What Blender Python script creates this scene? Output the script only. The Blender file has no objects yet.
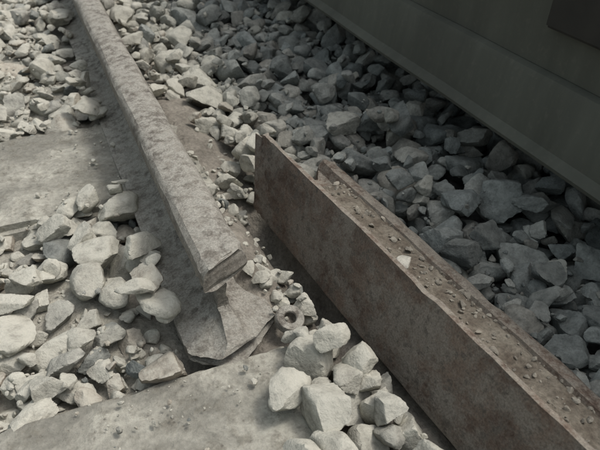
import bpy, bmesh, math, random
import numpy as np
from mathutils import Vector, Matrix, noise, Euler
from mathutils.geometry import tessellate_polygon
random.seed(7); rng=np.random.default_rng(7)
scene=bpy.context.scene
R=math.radians
# ------------------------------------------------------------ world / light
w=bpy.data.worlds.new("World"); scene.world=w; w.use_nodes=True
nt=w.node_tree; bg=nt.nodes['Background']; sky=nt.nodes.new('ShaderNodeTexSky')
sky.sky_type='NISHITA'; sky.sun_disc=False
SUN_EL=62; SUN_DIR=Vector((math.cos(R(SUN_EL))*math.cos(R(-12)),math.cos(R(SUN_EL))*math.sin(R(-12)),math.sin(R(SUN_EL))))
sky.sun_elevation=R(SUN_EL); sky.sun_rotation=R(90+12); sky.dust_density=6; sky.air_density=1.2
hs=nt.nodes.new('ShaderNodeHueSaturation'); hs.inputs['Saturation'].default_value=.38; hs.inputs['Hue'].default_value=.462
nt.links.new(sky.outputs[0],hs.inputs['Color']); nt.links.new(hs.outputs[0],bg.inputs[0]); bg.inputs[1].default_value=0.15
sl=bpy.data.lights.new("sun",'SUN'); sl.energy=1.25; sl.angle=R(10.0); sl.color=(1,.96,.87)
so=bpy.data.objects.new("sun",sl); scene.collection.objects.link(so)
so.rotation_euler=(-SUN_DIR).to_track_quat('-Z','Y').to_euler(); so.location=(3,0,5)
# ------------------------------------------------------------ camera
cd=bpy.data.cameras.new("camera"); cam=bpy.data.objects.new("camera",cd); scene.collection.objects.link(cam)
cam.location=(0,0,.75); cam.rotation_euler=(R(90-36),0,R(-23)); cd.sensor_width=36; cd.lens=37.2
cd.clip_start=.02; cd.clip_end=2000; scene.camera=cam
cd.dof.use_dof=True; cd.dof.focus_distance=1.05; cd.dof.aperture_fstop=9
scene.view_settings.view_transform='Standard'; scene.view_settings.look='None'; scene.view_settings.exposure=0
# ------------------------------------------------------------ materials
class M:
    def __init__(s,name):
        s.m=bpy.data.materials.new(name); s.m.use_nodes=True; s.t=s.m.node_tree; s.b=s.t.nodes['Principled BSDF']
        s.tc=s.n('ShaderNodeTexCoord'); s.b.inputs['Specular IOR Level'].default_value=.25
    def n(s,k,**kw):
        x=s.t.nodes.new(k)
        for a,v in kw.items(): setattr(x,a,v)
        return x
    def l(s,a,b): s.t.links.new(a,b)
    def noise(s,sc,det=6,rough=.6,vec=None,dist=0):
        x=s.n('ShaderNodeTexNoise'); x.inputs['Scale'].default_value=sc; x.inputs['Detail'].default_value=det
        x.inputs['Roughness'].default_value=rough; x.inputs['Distortion'].default_value=dist
        s.l(vec if vec else s.tc.outputs['Object'],x.inputs['Vector']); return x.outputs['Fac']
    def ramp(s,f,stops):
        x=s.n('ShaderNodeValToRGB'); e=x.color_ramp.elements
        while len(e)<len(stops): e.new(.5)
        for i,(p,c) in enumerate(stops):
            e[i].position=p; e[i].color=(c,c,c,1) if not isinstance(c,tuple) else (*c,1)
        s.l(f,x.inputs[0]); return x.outputs[0]
    def mix(s,f,a,b,mode='MIX'):
        x=s.n('ShaderNodeMix',data_type='RGBA',blend_type=mode)
        for v,i in ((f,x.inputs[0]),(a,x.inputs[6]),(b,x.inputs[7])):
            if isinstance(v,(int,float)): i.default_value=v
            elif isinstance(v,tuple): i.default_value=(*v,1)
            else: s.l(v,i)
        return x.outputs[2]
    def math(s,op,a,b=0.0):
        x=s.n('ShaderNodeMath',operation=op)
        for v,i in ((a,x.inputs[0]),(b,x.inputs[1])):
            if isinstance(v,(int,float)): i.default_value=v
            else: s.l(v,i)
        return x.outputs[0]
    def up(s):
        g=s.n('ShaderNodeNewGeometry'); sp=s.n('ShaderNodeSeparateXYZ'); s.l(g.outputs['Normal'],sp.inputs[0]); return sp.outputs['Z']
    def bump(s,hs):
        prev=None
        for h,st,d in hs:
            x=s.n('ShaderNodeBump'); x.inputs['Strength'].default_value=st; x.inputs['Distance'].default_value=d
            s.l(h,x.inputs['Height'])
            if prev: s.l(prev,x.inputs['Normal'])
            prev=x.outputs[0]
        s.l(prev,s.b.inputs['Normal'])
    def col(s,c,rough=.9):
        if isinstance(c,tuple): s.b.inputs['Base Color'].default_value=(*c,1)
        else: s.l(c,s.b.inputs['Base Color'])
        s.b.inputs['Roughness'].default_value=rough
# stone
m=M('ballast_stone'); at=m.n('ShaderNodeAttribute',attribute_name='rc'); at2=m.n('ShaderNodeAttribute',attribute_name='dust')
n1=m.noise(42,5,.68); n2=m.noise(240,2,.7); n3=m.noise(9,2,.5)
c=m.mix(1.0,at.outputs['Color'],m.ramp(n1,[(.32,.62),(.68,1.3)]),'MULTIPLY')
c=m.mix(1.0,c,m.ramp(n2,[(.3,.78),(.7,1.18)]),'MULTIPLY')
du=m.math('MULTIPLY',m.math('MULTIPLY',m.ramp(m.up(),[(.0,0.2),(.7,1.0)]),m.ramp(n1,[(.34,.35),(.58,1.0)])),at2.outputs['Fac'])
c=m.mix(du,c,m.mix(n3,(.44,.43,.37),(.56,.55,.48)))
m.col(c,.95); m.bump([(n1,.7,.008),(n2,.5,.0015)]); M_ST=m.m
# dusty ground
m=M('dusty_ground'); n1=m.noise(14,6,.6); n2=m.noise(120,4,.7); n3=m.noise(3,2,.5)
sp=m.n('ShaderNodeSeparateXYZ'); m.l(m.tc.outputs['Object'],sp.inputs[0])
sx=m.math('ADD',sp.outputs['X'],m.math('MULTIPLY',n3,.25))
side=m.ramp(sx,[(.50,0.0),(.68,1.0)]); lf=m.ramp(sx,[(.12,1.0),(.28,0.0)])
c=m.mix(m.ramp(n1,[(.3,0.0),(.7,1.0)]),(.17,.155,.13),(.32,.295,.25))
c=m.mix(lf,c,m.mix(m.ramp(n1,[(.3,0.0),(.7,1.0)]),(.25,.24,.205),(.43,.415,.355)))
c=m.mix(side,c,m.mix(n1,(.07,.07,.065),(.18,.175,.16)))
c=m.mix(1.0,c,m.ramp(n2,[(.3,.65),(.7,1.25)]),'MULTIPLY')
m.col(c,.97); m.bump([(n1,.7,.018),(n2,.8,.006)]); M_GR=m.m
m=M('rusty_dust'); n1=m.noise(25,5,.65); n2=m.noise(140,4,.7)
c=m.mix(m.ramp(n1,[(.35,0.0),(.65,1.0)]),(.13,.108,.085),(.26,.235,.19)); c=m.mix(1.0,c,m.ramp(n2,[(.3,.6),(.7,1.25)]),'MULTIPLY')
m.col(c,.97); m.bump([(n1,.7,.008),(n2,.9,.004)]); M_RD=m.m
# concrete
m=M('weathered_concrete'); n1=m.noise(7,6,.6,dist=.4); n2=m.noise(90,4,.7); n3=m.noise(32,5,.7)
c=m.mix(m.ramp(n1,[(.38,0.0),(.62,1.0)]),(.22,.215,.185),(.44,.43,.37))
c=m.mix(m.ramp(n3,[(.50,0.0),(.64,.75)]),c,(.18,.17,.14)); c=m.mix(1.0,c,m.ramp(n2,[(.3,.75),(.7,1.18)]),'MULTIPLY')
vo=m.n('ShaderNodeTexVoronoi'); vo.inputs['Scale'].default_value=75; m.l(m.tc.outputs['Object'],vo.inputs['Vector'])
pit=m.ramp(vo.outputs['Distance'],[(.05,0.0),(.22,1.0)])
pit=m.math('MAXIMUM',pit,m.ramp(n3,[(.5,1.0),(.6,0.0)]))
m.col(m.mix(m.math('SUBTRACT',1.0,pit),c,(.13,.12,.10)),.95); m.bump([(n1,.8,.016),(n3,.7,.007),(n2,.8,.0025),(pit,.5,.003)]); M_CO=m.m
# rail steel: rust + dust
def railmat(name,dustlo,dusthi,dustc,rusta,rustb,patch,pt):
    m=M(name); mp=m.n('ShaderNodeMapping'); mp.inputs['Scale'].default_value=(1,.4,1); m.l(m.tc.outputs['Object'],mp.inputs[0])
    n1=m.noise(18,5,.72,mp.outputs[0]); n2=m.noise(48,5,.75); n3=m.noise(300,2,.7); n4=m.noise(9,6,.7)
    c=m.mix(m.ramp(n1,[(.40,0.0),(.60,1.0)]),rusta,rustb)
    c=m.mix(m.ramp(n4,[(pt,0.0),(pt+.08,.85)]),c,patch)
    c=m.mix(m.ramp(n2,[(.52,0.0),(.62,.85)]),c,(.05,.04,.033))
    d=m.math('MULTIPLY',m.ramp(m.up(),[(.2,dustlo),(.8,dusthi)]),m.ramp(n2,[(.40,.1),(.56,1.0)]))
    c=m.mix(d,c,dustc); c=m.mix(1.0,c,m.ramp(n3,[(.3,.7),(.7,1.25)]),'MULTIPLY')
    m.col(c,.85); m.bump([(n1,.4,.006),(n2,.7,.004),(n3,.5,.001)]); return m.m
M_R1=railmat('dusty_rail_steel',.3,.9,(.34,.33,.29),(.095,.083,.07),(.18,.165,.14),(.23,.215,.185),.47)
M_R2=railmat('rusty_rail_steel',.15,.75,(.31,.285,.24),(.085,.058,.044),(.165,.122,.094),(.20,.178,.15),.47)
# wagon
m=M('dirty_wagon_paint'); mp=m.n('ShaderNodeMapping'); mp.inputs['Scale'].default_value=(1,3,.5); m.l(m.tc.outputs['Object'],mp.inputs[0])
n1=m.noise(5,5,.6,mp.outputs[0]); n2=m.noise(60,4,.7); n4=m.noise(2.5,3,.5)
c=m.mix(m.ramp(n1,[(.3,0.0),(.7,1.0)]),(.072,.076,.062),(.100,.105,.086)); c=m.mix(m.ramp(n2,[(.54,0.0),(.74,.4)]),c,(.14,.135,.11))
c=m.mix(m.ramp(n4,[(.5,0.0),(.6,.3)]),c,(.055,.056,.047))
m.col(c,.75); m.bump([(n1,.3,.01),(n2,.3,.001)]); M_WG=m.m
m=M('dark_underframe'); n1=m.noise(20,3); m.col(m.mix(n1,(.02,.02,.018),(.05,.047,.04)),.85); M_DK=m.m
# ------------------------------------------------------------ helpers
def link(name,me,mat,parent=None):
    o=bpy.data.objects.new(name,me); scene.collection.objects.link(o)
    if mat: me.materials.append(mat)
    if parent: o.parent=parent
    return o
def fin(bm,name,mat,sharp=35,parent=None):
    bmesh.ops.recalc_face_normals(bm,faces=bm.faces)
    me=bpy.data.meshes.new(name); bm.to_mesh(me); bm.free()
    for p in me.polygons: p.use_smooth=True
    me.set_sharp_from_angle(angle=R(sharp))
    return link(name,me,mat,parent)
def rs(t): return .352+(1.02-t)*.095     # fallen rail axis
def sm(x,a,b):
    t=min(1,max(0,(x-a)/(b-a))); return t*t*(3-2*t)
# ------------------------------------------------------------ ground sheet
def gz(x,y):
    z=-.055+.014*noise.noise(Vector((x*7,y*7,1)))+.009*noise.noise(Vector((x*25,y*25,3)))
    z+=.022*(1-sm(x,.0,.15))*(.6+1.2*noise.noise(Vector((x*5,y*5,8))))
    z+=.088*math.exp(-((x-.255)/.055)**2-((y-.91)/.20)**2)
    z+=.055*math.exp(-((x-.29)/.09)**2-((y-1.5)/.35)**2)
    z-=.07*math.exp(-((x-rs(y)+.008)/.028)**4-((y-.92)/.19)**4)
    if x>.5: z-=.02*min(1,(x-.5)/.1)
    d=math.hypot(x,y)
    if d>8: z+=.6*noise.noise(Vector((x*.03,y*.03,0)))*min(1,(d-8)/30)
    return z
def axis(a,b,st,far):
    v=list(np.arange(a,b+1e-6,st)); k=st; lo=a; hi=b; L=[];H=[]
    while hi-b<far: k*=1.35; hi+=k; lo-=k; H.append(hi); L.append(lo)
    return np.array(L[::-1]+v+H)
ax=axis(-1.0,1.2,.0125,500); ay=axis(.2,3.2,.0125,500)
nx,ny=len(ax),len(ay)
V=[(x,y,gz(x,y)) for y in ay for x in ax]
F=[(j*nx+i,j*nx+i+1,(j+1)*nx+i+1,(j+1)*nx+i) for j in range(ny-1) for i in range(nx-1)]
me=bpy.data.meshes.new('ground'); me.from_pydata(V,[],F)
for p in me.polygons: p.use_smooth=True
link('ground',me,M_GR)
# ------------------------------------------------------------ sleepers
def sleeper(x0,x1,y0,y1,top,rz=0,seed=0):
    bm=bmesh.new(); nX=int((x1-x0)/.02); nY=int((y1-y0)/.02); H=.2
    bmesh.ops.create_cube(bm,size=1)
    bmesh.ops.scale(bm,vec=(x1-x0,y1-y0,H),verts=bm.verts)
    bmesh.ops.bevel(bm,geom=list(bm.edges),offset=.014,segments=2,affect='EDGES')
    for i in range(1,nX):
        g=list(bm.verts)+list(bm.edges)+list(bm.faces)
        bmesh.ops.bisect_plane(bm,geom=g,plane_co=(x0-(x0+x1)/2+i*(x1-x0)/nX,0,0),plane_no=(1,0,0))
    for i in range(1,nY):
        g=list(bm.verts)+list(bm.edges)+list(bm.faces)
        bmesh.ops.bisect_plane(bm,geom=g,plane_co=(0,y0-(y0+y1)/2+i*(y1-y0)/nY,0),plane_no=(0,1,0))
    for v in bm.verts:
        p=v.co*9+Vector((seed,0,0)); v.co+=v.normal*(.005*noise.noise(p)+.004*noise.noise(p*4))
        e=max(0,noise.noise(v.co*16+Vector((seed,5,0)))-.1)
        if abs(abs(v.co.y)-(y1-y0)/2)<.010 and v.co.z>.06: v.co.z-=e*.012; v.co.y*=1-e*.05
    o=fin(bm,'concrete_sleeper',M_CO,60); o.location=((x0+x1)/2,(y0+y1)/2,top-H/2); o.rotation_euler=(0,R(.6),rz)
    return o
sleeper(-1.75,.30,1.18,1.60,.0,0,1)
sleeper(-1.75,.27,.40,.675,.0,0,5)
sleeper(-1.75,.30,2.15,2.45,-.03,0,9)
sleeper(-1.75,.30,-.45,-.17,.0,0,13)
# ------------------------------------------------------------ rails
HALF=[(75,0),(75,11),(52,15),(30,20),(17,28),(10,40),(8.3,60),(8.3,100),(10,118),(16,126),(36,133),(37.5,150),(35,161),(27,169),(13,172)]
SC=1.07
def outline():
    pts=[(b,a) for b,a in HALF]+[(-b,a) for b,a in HALF[::-1]]
    out=[]
    for i in range(len(pts)):
        p=pts[i];q=pts[(i+1)%len(pts)]; d=math.dist(p,q); n=max(1,int(d/5))
        for k in range(n): out.append((p[0]+(q[0]-p[0])*k/n,p[1]+(q[1]-p[1])*k/n))
    return [(b*SC/1000,a*SC/1000) for b,a in out]
OUT=outline()
TRI=tessellate_polygon([[Vector((b,a,0)) for b,a in OUT]])
def rail(name,y0,y1,f0,f1,mat,seed,fine=.05):
    bm=bmesh.new(); rows=[]
    L=y1-y0; ts=[0,.003,.007,.012,.02,.03,.04]+list(np.linspace(.055,L-.055,int(L/fine)))+[L-.04,L-.03,L-.02,L-.012,L-.007,L-.003,L]
    for t in ts:
        row=[]
        for b,a in OUT:
            k0=max(0,1-t/.14); k1=max(0,1-(L-t)/.14)
            y=y0+t+f0(b,a)*k0+f1(b,a)*k1
            q=Vector((b*18,a*18,y*7+seed)); q2=Vector((b*60,a*60,y*60+seed))
            d=.0016*noise.noise(q)+.0012*noise.noise(q2)
            ch=max(0,noise.noise(Vector((y*22,seed,b*10)))-.15)*.006 if (abs(b)>.074 or (a>.165 and abs(b)>.02)) else 0
            e=max(k0*k0,k1*k1)
            d2=e*.0035*noise.noise(q2*1.3)
            row.append(bm.verts.new((b+d+d2-math.copysign(ch,b),y,a+d*.7+d2-(ch*.5 if a>.1 else 0))))
        rows.append(row)
    n=len(OUT)
    for r,q in zip(rows,rows[1:]):
        for i in range(n): bm.faces.new((r[i],r[(i+1)%n],q[(i+1)%n],q[i]))
    ring=set()
    for r in (rows[0],rows[-1]):
        for i in range(n): ring.add(bm.edges.get((r[i],r[(i+1)%n])))
    ie=set()
    for r in (rows[0],rows[-1]):
        for t in TRI:
            f=bm.faces.new([r[i] for i in t]); ie|=set(f.edges)
    ie=[e for e in ie if e not in ring]
    s=bmesh.ops.subdivide_edges(bm,edges=ie,cuts=2)
    for g in s['geom_inner']:
        if isinstance(g,bmesh.types.BMVert): g.co.y+=.004*noise.noise(g.co*90+Vector((seed,0,0)))
    return fin(bm,name,mat,32)
def jag(b,a,s): return .007*noise.noise(Vector((b*35,a*35,s)))+.003*noise.noise(Vector((b*110,a*110,s)))
def endL(b,a):   # near end of the standing broken rail : foot tongue, recessed web, overhanging head
    f=jag(b,a,3)
    foot=-.042+.9*max(0,abs(b+.012)-.02); web=.045; head=.02*b/.04
    k=sm(a,.02,.05); h=sm(a,.118,.138)
    return f+(foot*(1-k)+web*k)*(1-h)+head*h
r1=rail('broken_rail',.70,5.2,endL,lambda b,a:0,M_R1,2)
r1.location=(.184,0,-.012); r1.rotation_euler=(0,R(-2),R(.3))
def endR(b,a):   # far end of fallen rail ; b>0 => upper flange
    f=jag(b,a,8)
    foot=.02+.35*b+(.012 if .045<b<.07 else 0)-(.02 if b>.073 else 0)
    k=sm(a,.02,.045); h=sm(a,.118,.138)
    return f+(foot*(1-k)-.05*k)*(1-h)-.012*h
r2=rail('broken_rail.001',-2.9,0,lambda b,a:0,endR,M_R2,11,.03)
DEL=R(16)
bx=Vector((math.sin(DEL),0,math.cos(DEL))); az=Vector((math.cos(DEL),0,-math.sin(DEL)))
mat=Matrix(((bx.x,0,az.x,0),(0,1,0,0),(bx.z,0,az.z,0),(0,0,0,1)))
mat=Matrix.Rotation(math.atan(.095),4,'Z')@Matrix.Rotation(R(.6),4,'X')@mat
hb=.075*SC
base=Vector((rs(1.02)-.006,1.085,-.022))
mat.translation=base+Vector((bx.x*hb,0,bx.z*hb))
r2.data.transform(mat)
if mat.to_3x3().determinant()<0: r2.data.flip_normals()
r2.data.update()
r3=rail('railway_rail',-3,5.2,lambda b,a:0,lambda b,a:0,M_R1,20); r3.location=(-1.33,0,-.012)
# packed dirt caught in the trough between flange and head of the fallen rail
def fillb(t,u):
    b=.040+.10*(u-.02)+.010*noise.noise(Vector((t*9,u*20,4)))+.004*noise.noise(Vector((t*40,u*60,4)))
    return b-.055*sm(t,-.16,-.03)+ -.02*sm(u,.105,.14)
bm=bmesh.new(); us=np.linspace(.012,.140,14); tt=np.linspace(-2.9,-.03,230); rows=[]
for t in tt: rows.append([bm.verts.new(mat@Vector((max(fillb(t,u),.0),t,u))) for u in us])
for r,q in zip(rows,rows[1:]):
    for i in range(len(us)-1): bm.faces.new((r[i],r[i+1],q[i+1],q[i]))
me=bpy.data.meshes.new('trough_dirt'); bmesh.ops.recalc_face_normals(bm,faces=bm.faces); bm.to_mesh(me); bm.free()
for p in me.polygons: p.use_smooth=True
link('trough_dirt',me,M_RD,r2)
# ------------------------------------------------------------ ballast
def ico(n):
    bm=bmesh.new(); bmesh.ops.create_icosphere(bm,subdivisions=n,radius=1); bm.verts.index_update()
    v=np.array([x.co for x in bm.verts]); f=np.array([[l.vert.index for l in q.loops] for q in bm.faces]); bm.free(); return v,f
ICO={n:ico(n) for n in (2,3,4)}
def rock_mesh(seed,n):
    # crushed stone: sphere cut by random fracture planes (slightly rounded arrises), roughened
    r=np.random.default_rng(seed); D,Fc=ICO[n]
    N=r.normal(size=(r.integers(8,14),3)); N/=np.linalg.norm(N,axis=1)[:,None]
    d=r.uniform(.42,.95,len(N))
    k=46 if n>3 else 26
    dots=np.maximum(D@N.T,1e-3); rad=d[None,:]/dots; rad=np.minimum(rad,4)
    inv=np.concatenate([1/rad,np.full((len(D),1),1/1.2)],1)
    rr=1/(np.log(np.exp(k*inv).sum(1))/k)
    P=D*rr[:,None]
    if n>2:
        o=Vector((seed*3.1,0,0))
        nn=np.array([.05*noise.noise(Vector(p)*2.2+o)+.035*noise.noise(Vector(p)*5+o)+(.028*noise.noise(Vector(p)*11+o) if n>3 else 0) for p in P])
        P=P*(1+nn)[:,None]
    P-=(P.max(0)+P.min(0))/2
    return P/np.abs(P).max(0),Fc
LIB={4:[rock_mesh(i+1,4) for i in range(44)],3:[rock_mesh(i+101,3) for i in range(34)],2:[rock_mesh(i+201,2) for i in range(14)]}
G=.01; X0,X1,Y0,Y1=-1.25,1.75,.0,3.5
gx=np.arange(X0,X1,G); gy=np.arange(Y0,Y1,G)
Hm=np.array([[gz(x,y) for x in gx] for y in gy]); XX,YY=np.meshgrid(gx,gy)
mask=np.zeros_like(Hm,bool)
def seg(y0,y1,xe,top,xs=.30):
    wob=np.array([.05*noise.noise(Vector((x*6,y0,0))) for x in gx])[None,:]
    mm=(YY>y0+wob)&(YY<y1-wob*.7)&(XX<xe+.03*np.sin(YY*40)); mask[mm]=True; Hm[(YY>y0)&(YY<y1)&(XX<xs)]=top
seg(1.20,1.60,.12,0); seg(.43,.66,.17,0,.27)
Hm[(YY>2.15)&(YY<2.45)&(XX<.30)]=-.03
fo=(np.abs(XX-.18)<.085)&(YY>.70); Hm[fo]=np.maximum(Hm[fo],.012)
mask[(np.abs(XX-.18)<.052)&(YY>.655)]=True
mask[(XX>.1)&(XX<.25)&(YY>.64)&(YY<.74)]=True
mask[(np.abs(XX+1.33)<.088)]=True
rl=.352+(1.02-YY)*.095
mask[(XX>rl-.02)&(XX<rl+.215)&(YY<1.12)]=True
mask[(XX>rl-.055)&(XX<rl)&(YY>.74)&(YY<1.10)]=True
mask[(XX-.278)**2+(YY-.70)**2<.034**2]=True
allowed=np.argwhere(~mask)
rocks=[]
def put(x,y,a,b,c,yaw,q=.72,force=False,chip=False):
    i0=int((x-a-X0)/G); i1=int((x+a-X0)/G)+2; j0=int((y-a-Y0)/G); j1=int((y+a-Y0)/G)+2
    i0=max(i0,0); j0=max(j0,0); i1=min(i1,len(gx)); j1=min(j1,len(gy))
    if i1<=i0 or j1<=j0: return False
    dx=XX[j0:j1,i0:i1]-x; dy=YY[j0:j1,i0:i1]-y
    u=(dx*math.cos(yaw)+dy*math.sin(yaw))/a; v=(-dx*math.sin(yaw)+dy*math.cos(yaw))/b
    r2_=u*u+v*v; ins=r2_<.95
    if chip or not ins.any():
        if not chip: return False
        z=Hm[min(max(int(round((y-Y0)/G)),0),len(gy)-1),min(max(int(round((x-X0)/G)),0),len(gx)-1)]
        rocks.append((x,y,z+c*.45,a,b,c,yaw)); return True
    if not force and mask[j0:j1,i0:i1][r2_<.8].mean()>.12: return False
    prof=np.sqrt(np.clip(1-r2_,0,1))*c; H=Hm[j0:j1,i0:i1]
    z=np.quantile((H+prof)[ins],q)
    H[ins]=np.maximum(H[ins],(z+prof)[ins]); rocks.append((x,y,z,a,b,c,yaw)); return True
for (x,y,a,b,c) in [(.215,.555,.044,.032,.024),(.27,.60,.043,.035,.03),(.25,.50,.042,.034,.03),(.30,.52,.040,.03,.03),(.23,.43,.04,.03,.03),(.29,.44,.038,.03,.03),
                    (.335,.59,.033,.026,.028),(.33,.66,.03,.024,.02),(.34,.50,.03,.025,.03),(.36,.44,.03,.026,.03),(.37,.54,.026,.02,.025),(.36,1.47,.04,.028,.026),(.62,1.35,.055,.045,.04),(.60,1.16,.045,.035,.035)]:
    put(x,y,a,b,c,random.uniform(0,3),.6,True)
for i in range(26):       # rubble over the dust beside the rail foot
    put(random.uniform(.245,.335),random.choice([random.uniform(1.02,1.3),random.uniform(.76,.84)]),*[random.uniform(.010,.022)*k for k in (1,.8,.6)],random.uniform(0,3),.5,True)
tries=0; allow_n=len(allowed)
while tries<20000:
    tries+=1
    k=allowed[rng.integers(0,allow_n,6)]
    hv=Hm[k[:,0],k[:,1]]; jj,ii=k[np.argmin(hv)]
    if hv.min()>.008 and tries>5000: break
    x=gx[ii]+random.uniform(-.005,.005); y=gy[jj]+random.uniform(-.005,.005)
    mu=.036 if tries<1500 else (.024 if tries<6000 else .016)
    a=min(.054,max(.010,random.lognormvariate(math.log(mu),.36)))
    fl=.82 if x<.1 else 1
    put(x,y,a,a*random.uniform(.6,.95),a*random.uniform(.42,.75)*fl,random.uniform(0,math.pi))
nbig=len(rocks)
for i in range(8000):       # grit and chips lying in the dust and hollows
    x=random.uniform(-.7,.9); y=random.uniform(.3,3.0)
    if abs(x-.18)<.075 and y>.64: continue
    if rs(y)-.03<x<rs(y)+.22 and y<1.12: continue
    if (x-.278)**2+(y-.70)**2<.03**2: continue
    hh=Hm[int((y-Y0)/G),int((x-X0)/G)]
    onsl=(1.19<y<1.6 and x<.12) or (.42<y<.67 and x<.2)
    if onsl:
        cl=noise.noise(Vector((x*7,y*7,9)))
        if random.random()>.3+1.8*cl: continue
        a=min(.009,random.lognormvariate(math.log(.0024),.55))
    else:
        if hh>-.010 and not (.2<x<.36 and .7<y<1.3): continue
        a=min(.013,random.lognormvariate(math.log(.0055),.45))
    put(x,y,a,a*.8,a*.6,random.uniform(0,3),.5,True,True)
for i in range(5000):
    x=random.uniform(-3,3); y=random.uniform(-2,7)
    if X0<x<X1 and Y0<y<Y1: continue
    if abs(x-.18)<.1 or abs(x+1.33)<.1: continue
    if y<0 and rs(y)-.03<x<rs(y)+.24: continue
    if -1.75<x<.3 and -.47<y<-.15: continue
    a=random.uniform(.03,.06); rocks.append((x,y,-.045+random.uniform(-.01,.025),a,a*.8,a*.6,random.uniform(0,3)))
ntr=len(rocks)
def trough(t,u,a,k=.35):
    p=mat@Vector((max(fillb(t-1.085,u),0)+a*k,t-1.085,u))
    rocks.append((p.x,p.y,p.z,a,a*.8,a*.5,random.uniform(0,3)))
trough(.665,.05,.017,.45)
for i in range(420):
    t=random.uniform(.1,1.0); trough(t,random.uniform(.02,.125),min(.009,random.lognormvariate(math.log(.0026),.5)))
VS=[];FS=[];CS=[];DS=[];off=0
for idx,(x,y,z,a,b,c,yaw) in enumerate(rocks):
    far=math.hypot(x-.3,y-.3)
    lod=2 if (a<.008 or y>3.3 or y<0.15 or x<-1 or x>1.1) else (4 if (a>.018 and far<1.7) else 3)
    vs,fs=random.choice(LIB[lod])
    A=.3 if a>.012 else .6
    if idx==ntr: A=.05
    E=Euler((random.gauss(0,A),random.gauss(0,A),0)).to_matrix()
    Rz=Matrix.Rotation(yaw,3,'Z')
    pre=np.array(Euler((random.uniform(0,6.3),random.uniform(0,6.3),random.uniform(0,6.3))).to_matrix())
    p=vs@pre.T; p=p/np.abs(p).max(0)*np.array([a,b,c])*1.1
    p=p@np.array(Rz@E).T+np.array([x,y,z])
    VS.append(p); FS.append(fs+off); off+=len(p)
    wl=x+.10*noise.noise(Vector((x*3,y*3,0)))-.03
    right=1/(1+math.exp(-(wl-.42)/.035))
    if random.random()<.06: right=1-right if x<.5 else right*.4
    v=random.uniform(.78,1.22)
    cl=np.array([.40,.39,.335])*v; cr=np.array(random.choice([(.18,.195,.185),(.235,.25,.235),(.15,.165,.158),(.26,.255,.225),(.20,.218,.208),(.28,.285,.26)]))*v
    if random.random()<.10: cl=np.array([.29,.25,.2])*v
    if random.random()<.08: cl=np.array([.2,.2,.18])*v
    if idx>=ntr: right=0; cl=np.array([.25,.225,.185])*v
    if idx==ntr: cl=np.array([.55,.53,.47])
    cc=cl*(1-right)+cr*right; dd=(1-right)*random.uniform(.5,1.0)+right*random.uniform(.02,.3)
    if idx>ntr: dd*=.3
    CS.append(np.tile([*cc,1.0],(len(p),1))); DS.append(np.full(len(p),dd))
VS=np.vstack(VS); FS=np.vstack(FS); CS=np.vstack(CS); DS=np.concatenate(DS)
me=bpy.data.meshes.new('ballast'); me.vertices.add(len(VS)); me.vertices.foreach_set('co',VS.astype(np.float32).ravel())
me.loops.add(FS.size); me.loops.foreach_set('vertex_index',FS.astype(np.int32).ravel())
me.polygons.add(len(FS)); me.polygons.foreach_set('loop_start',np.arange(0,FS.size,3,dtype=np.int32))
me.update(calc_edges=True)
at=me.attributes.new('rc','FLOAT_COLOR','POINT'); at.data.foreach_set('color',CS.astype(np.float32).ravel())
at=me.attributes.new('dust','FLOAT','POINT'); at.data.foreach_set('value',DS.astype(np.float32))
me.polygons.foreach_set('use_smooth',np.ones(len(FS),bool)); me.update(); me.set_sharp_from_angle(angle=R(38))
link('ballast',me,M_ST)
# ------------------------------------------------------------ steel washer
bm=bmesh.new()
N=28;rings=[]
for i in range(N):
    th=i*2*math.pi/N; rw=[]
    for (rr,zz) in [(.010,-.008),(.0235,-.008),(.0255,-.005),(.0255,.005),(.0235,.008),(.012,.008),(.0105,.006),(.0105,-.006)]:
        rw.append(bm.verts.new((rr*math.cos(th),rr*math.sin(th),zz)))
    rings.append(rw)
for i in range(N):
    for k in range(8): bm.faces.new((rings[i][k],rings[i][(k+1)%8],rings[(i+1)%N][(k+1)%8],rings[(i+1)%N][k]))
o=fin(bm,'steel_washer',M_R1); o.location=(.278,.70,.006); o.rotation_euler=(R(20),R(8),0)
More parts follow.
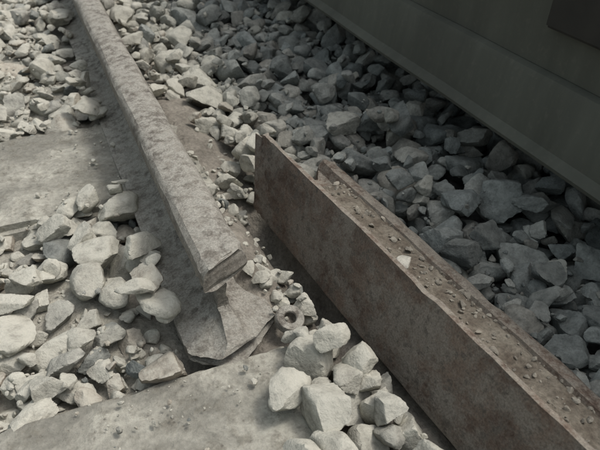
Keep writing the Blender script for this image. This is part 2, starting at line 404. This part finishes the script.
# ------------------------------------------------------------ derailed wagon
wg=bpy.data.objects.new('derailed_wagon',None); scene.collection.objects.link(wg)
def extr(name,prof,y0,y1,mat,bev=0):
    bm=bmesh.new(); ys=np.linspace(y0,y1,60)
    rows=[[bm.verts.new((x+.006*noise.noise(Vector((y*2,z*3,1))),y,z+.003*noise.noise(Vector((y*3,7,1))))) for x,z in prof] for y in ys]
    n=len(prof)
    for r,q in zip(rows,rows[1:]):
        for i in range(n): bm.faces.new((r[i],r[(i+1)%n],q[(i+1)%n],q[i]))
    bm.faces.new(rows[0]); bm.faces.new(rows[-1])
    return fin(bm,name,mat,28,wg)
sx_=.835
extr('side_sill',[(sx_-.012,.150),(sx_-.014,.158),(sx_-.006,.166),(sx_+.004,.172),(sx_+.022,.278),(sx_+.028,.288),(sx_+.040,.291),(sx_+.30,.291),(sx_+.30,.275),(sx_+.05,.275),(sx_+.03,.150),(sx_+.02,.146),(sx_,.145)],-3,6,M_WG)
extr('side_panel',[(sx_+.045,.292),(sx_+.075,.74),(sx_+.095,.755),(sx_+1.5,.755),(sx_+1.5,.294),(sx_+1.48,.292)],-3,6,M_WG)
extr('floor_beam',[(sx_+.32,.12),(sx_+.5,.12),(sx_+.5,.29),(sx_+.32,.29)],-3,6,M_DK)
def box(name,x0,x1,y0,y1,z0,z1,mat,rot=0):
    bm=bmesh.new(); bmesh.ops.create_cube(bm,size=1); bmesh.ops.scale(bm,vec=(x1-x0,y1-y0,z1-z0),verts=bm.verts)
    bmesh.ops.bevel(bm,geom=list(bm.edges),offset=.005,segments=2,affect='EDGES')
    o=fin(bm,name,mat,30,wg); o.location=((x0+x1)/2,(y0+y1)/2,(z0+z1)/2); o.rotation_euler=(0,rot,0); return o
box('step_bracket',sx_+.038,sx_+.075,.62,.88,.37,.62,M_DK,R(3.8))
for i,y in enumerate([-1.2,1.9,3.4]): box('rib_%d'%i,sx_+.03,sx_+.08,y,y+.07,.30,.74,M_WG,R(3.8))
for i,y in enumerate([-.8,3.2]):
    bm=bmesh.new(); bmesh.ops.create_cone(bm,cap_ends=True,segments=48,radius1=.3,radius2=.3,depth=.12); bmesh.ops.bevel(bm,geom=list(bm.edges),offset=.008,segments=2,affect='EDGES')
    o=fin(bm,'wheel_%d'%i,M_DK,30,wg); o.rotation_euler=(0,R(90),0); o.location=(1.75,y,.24)
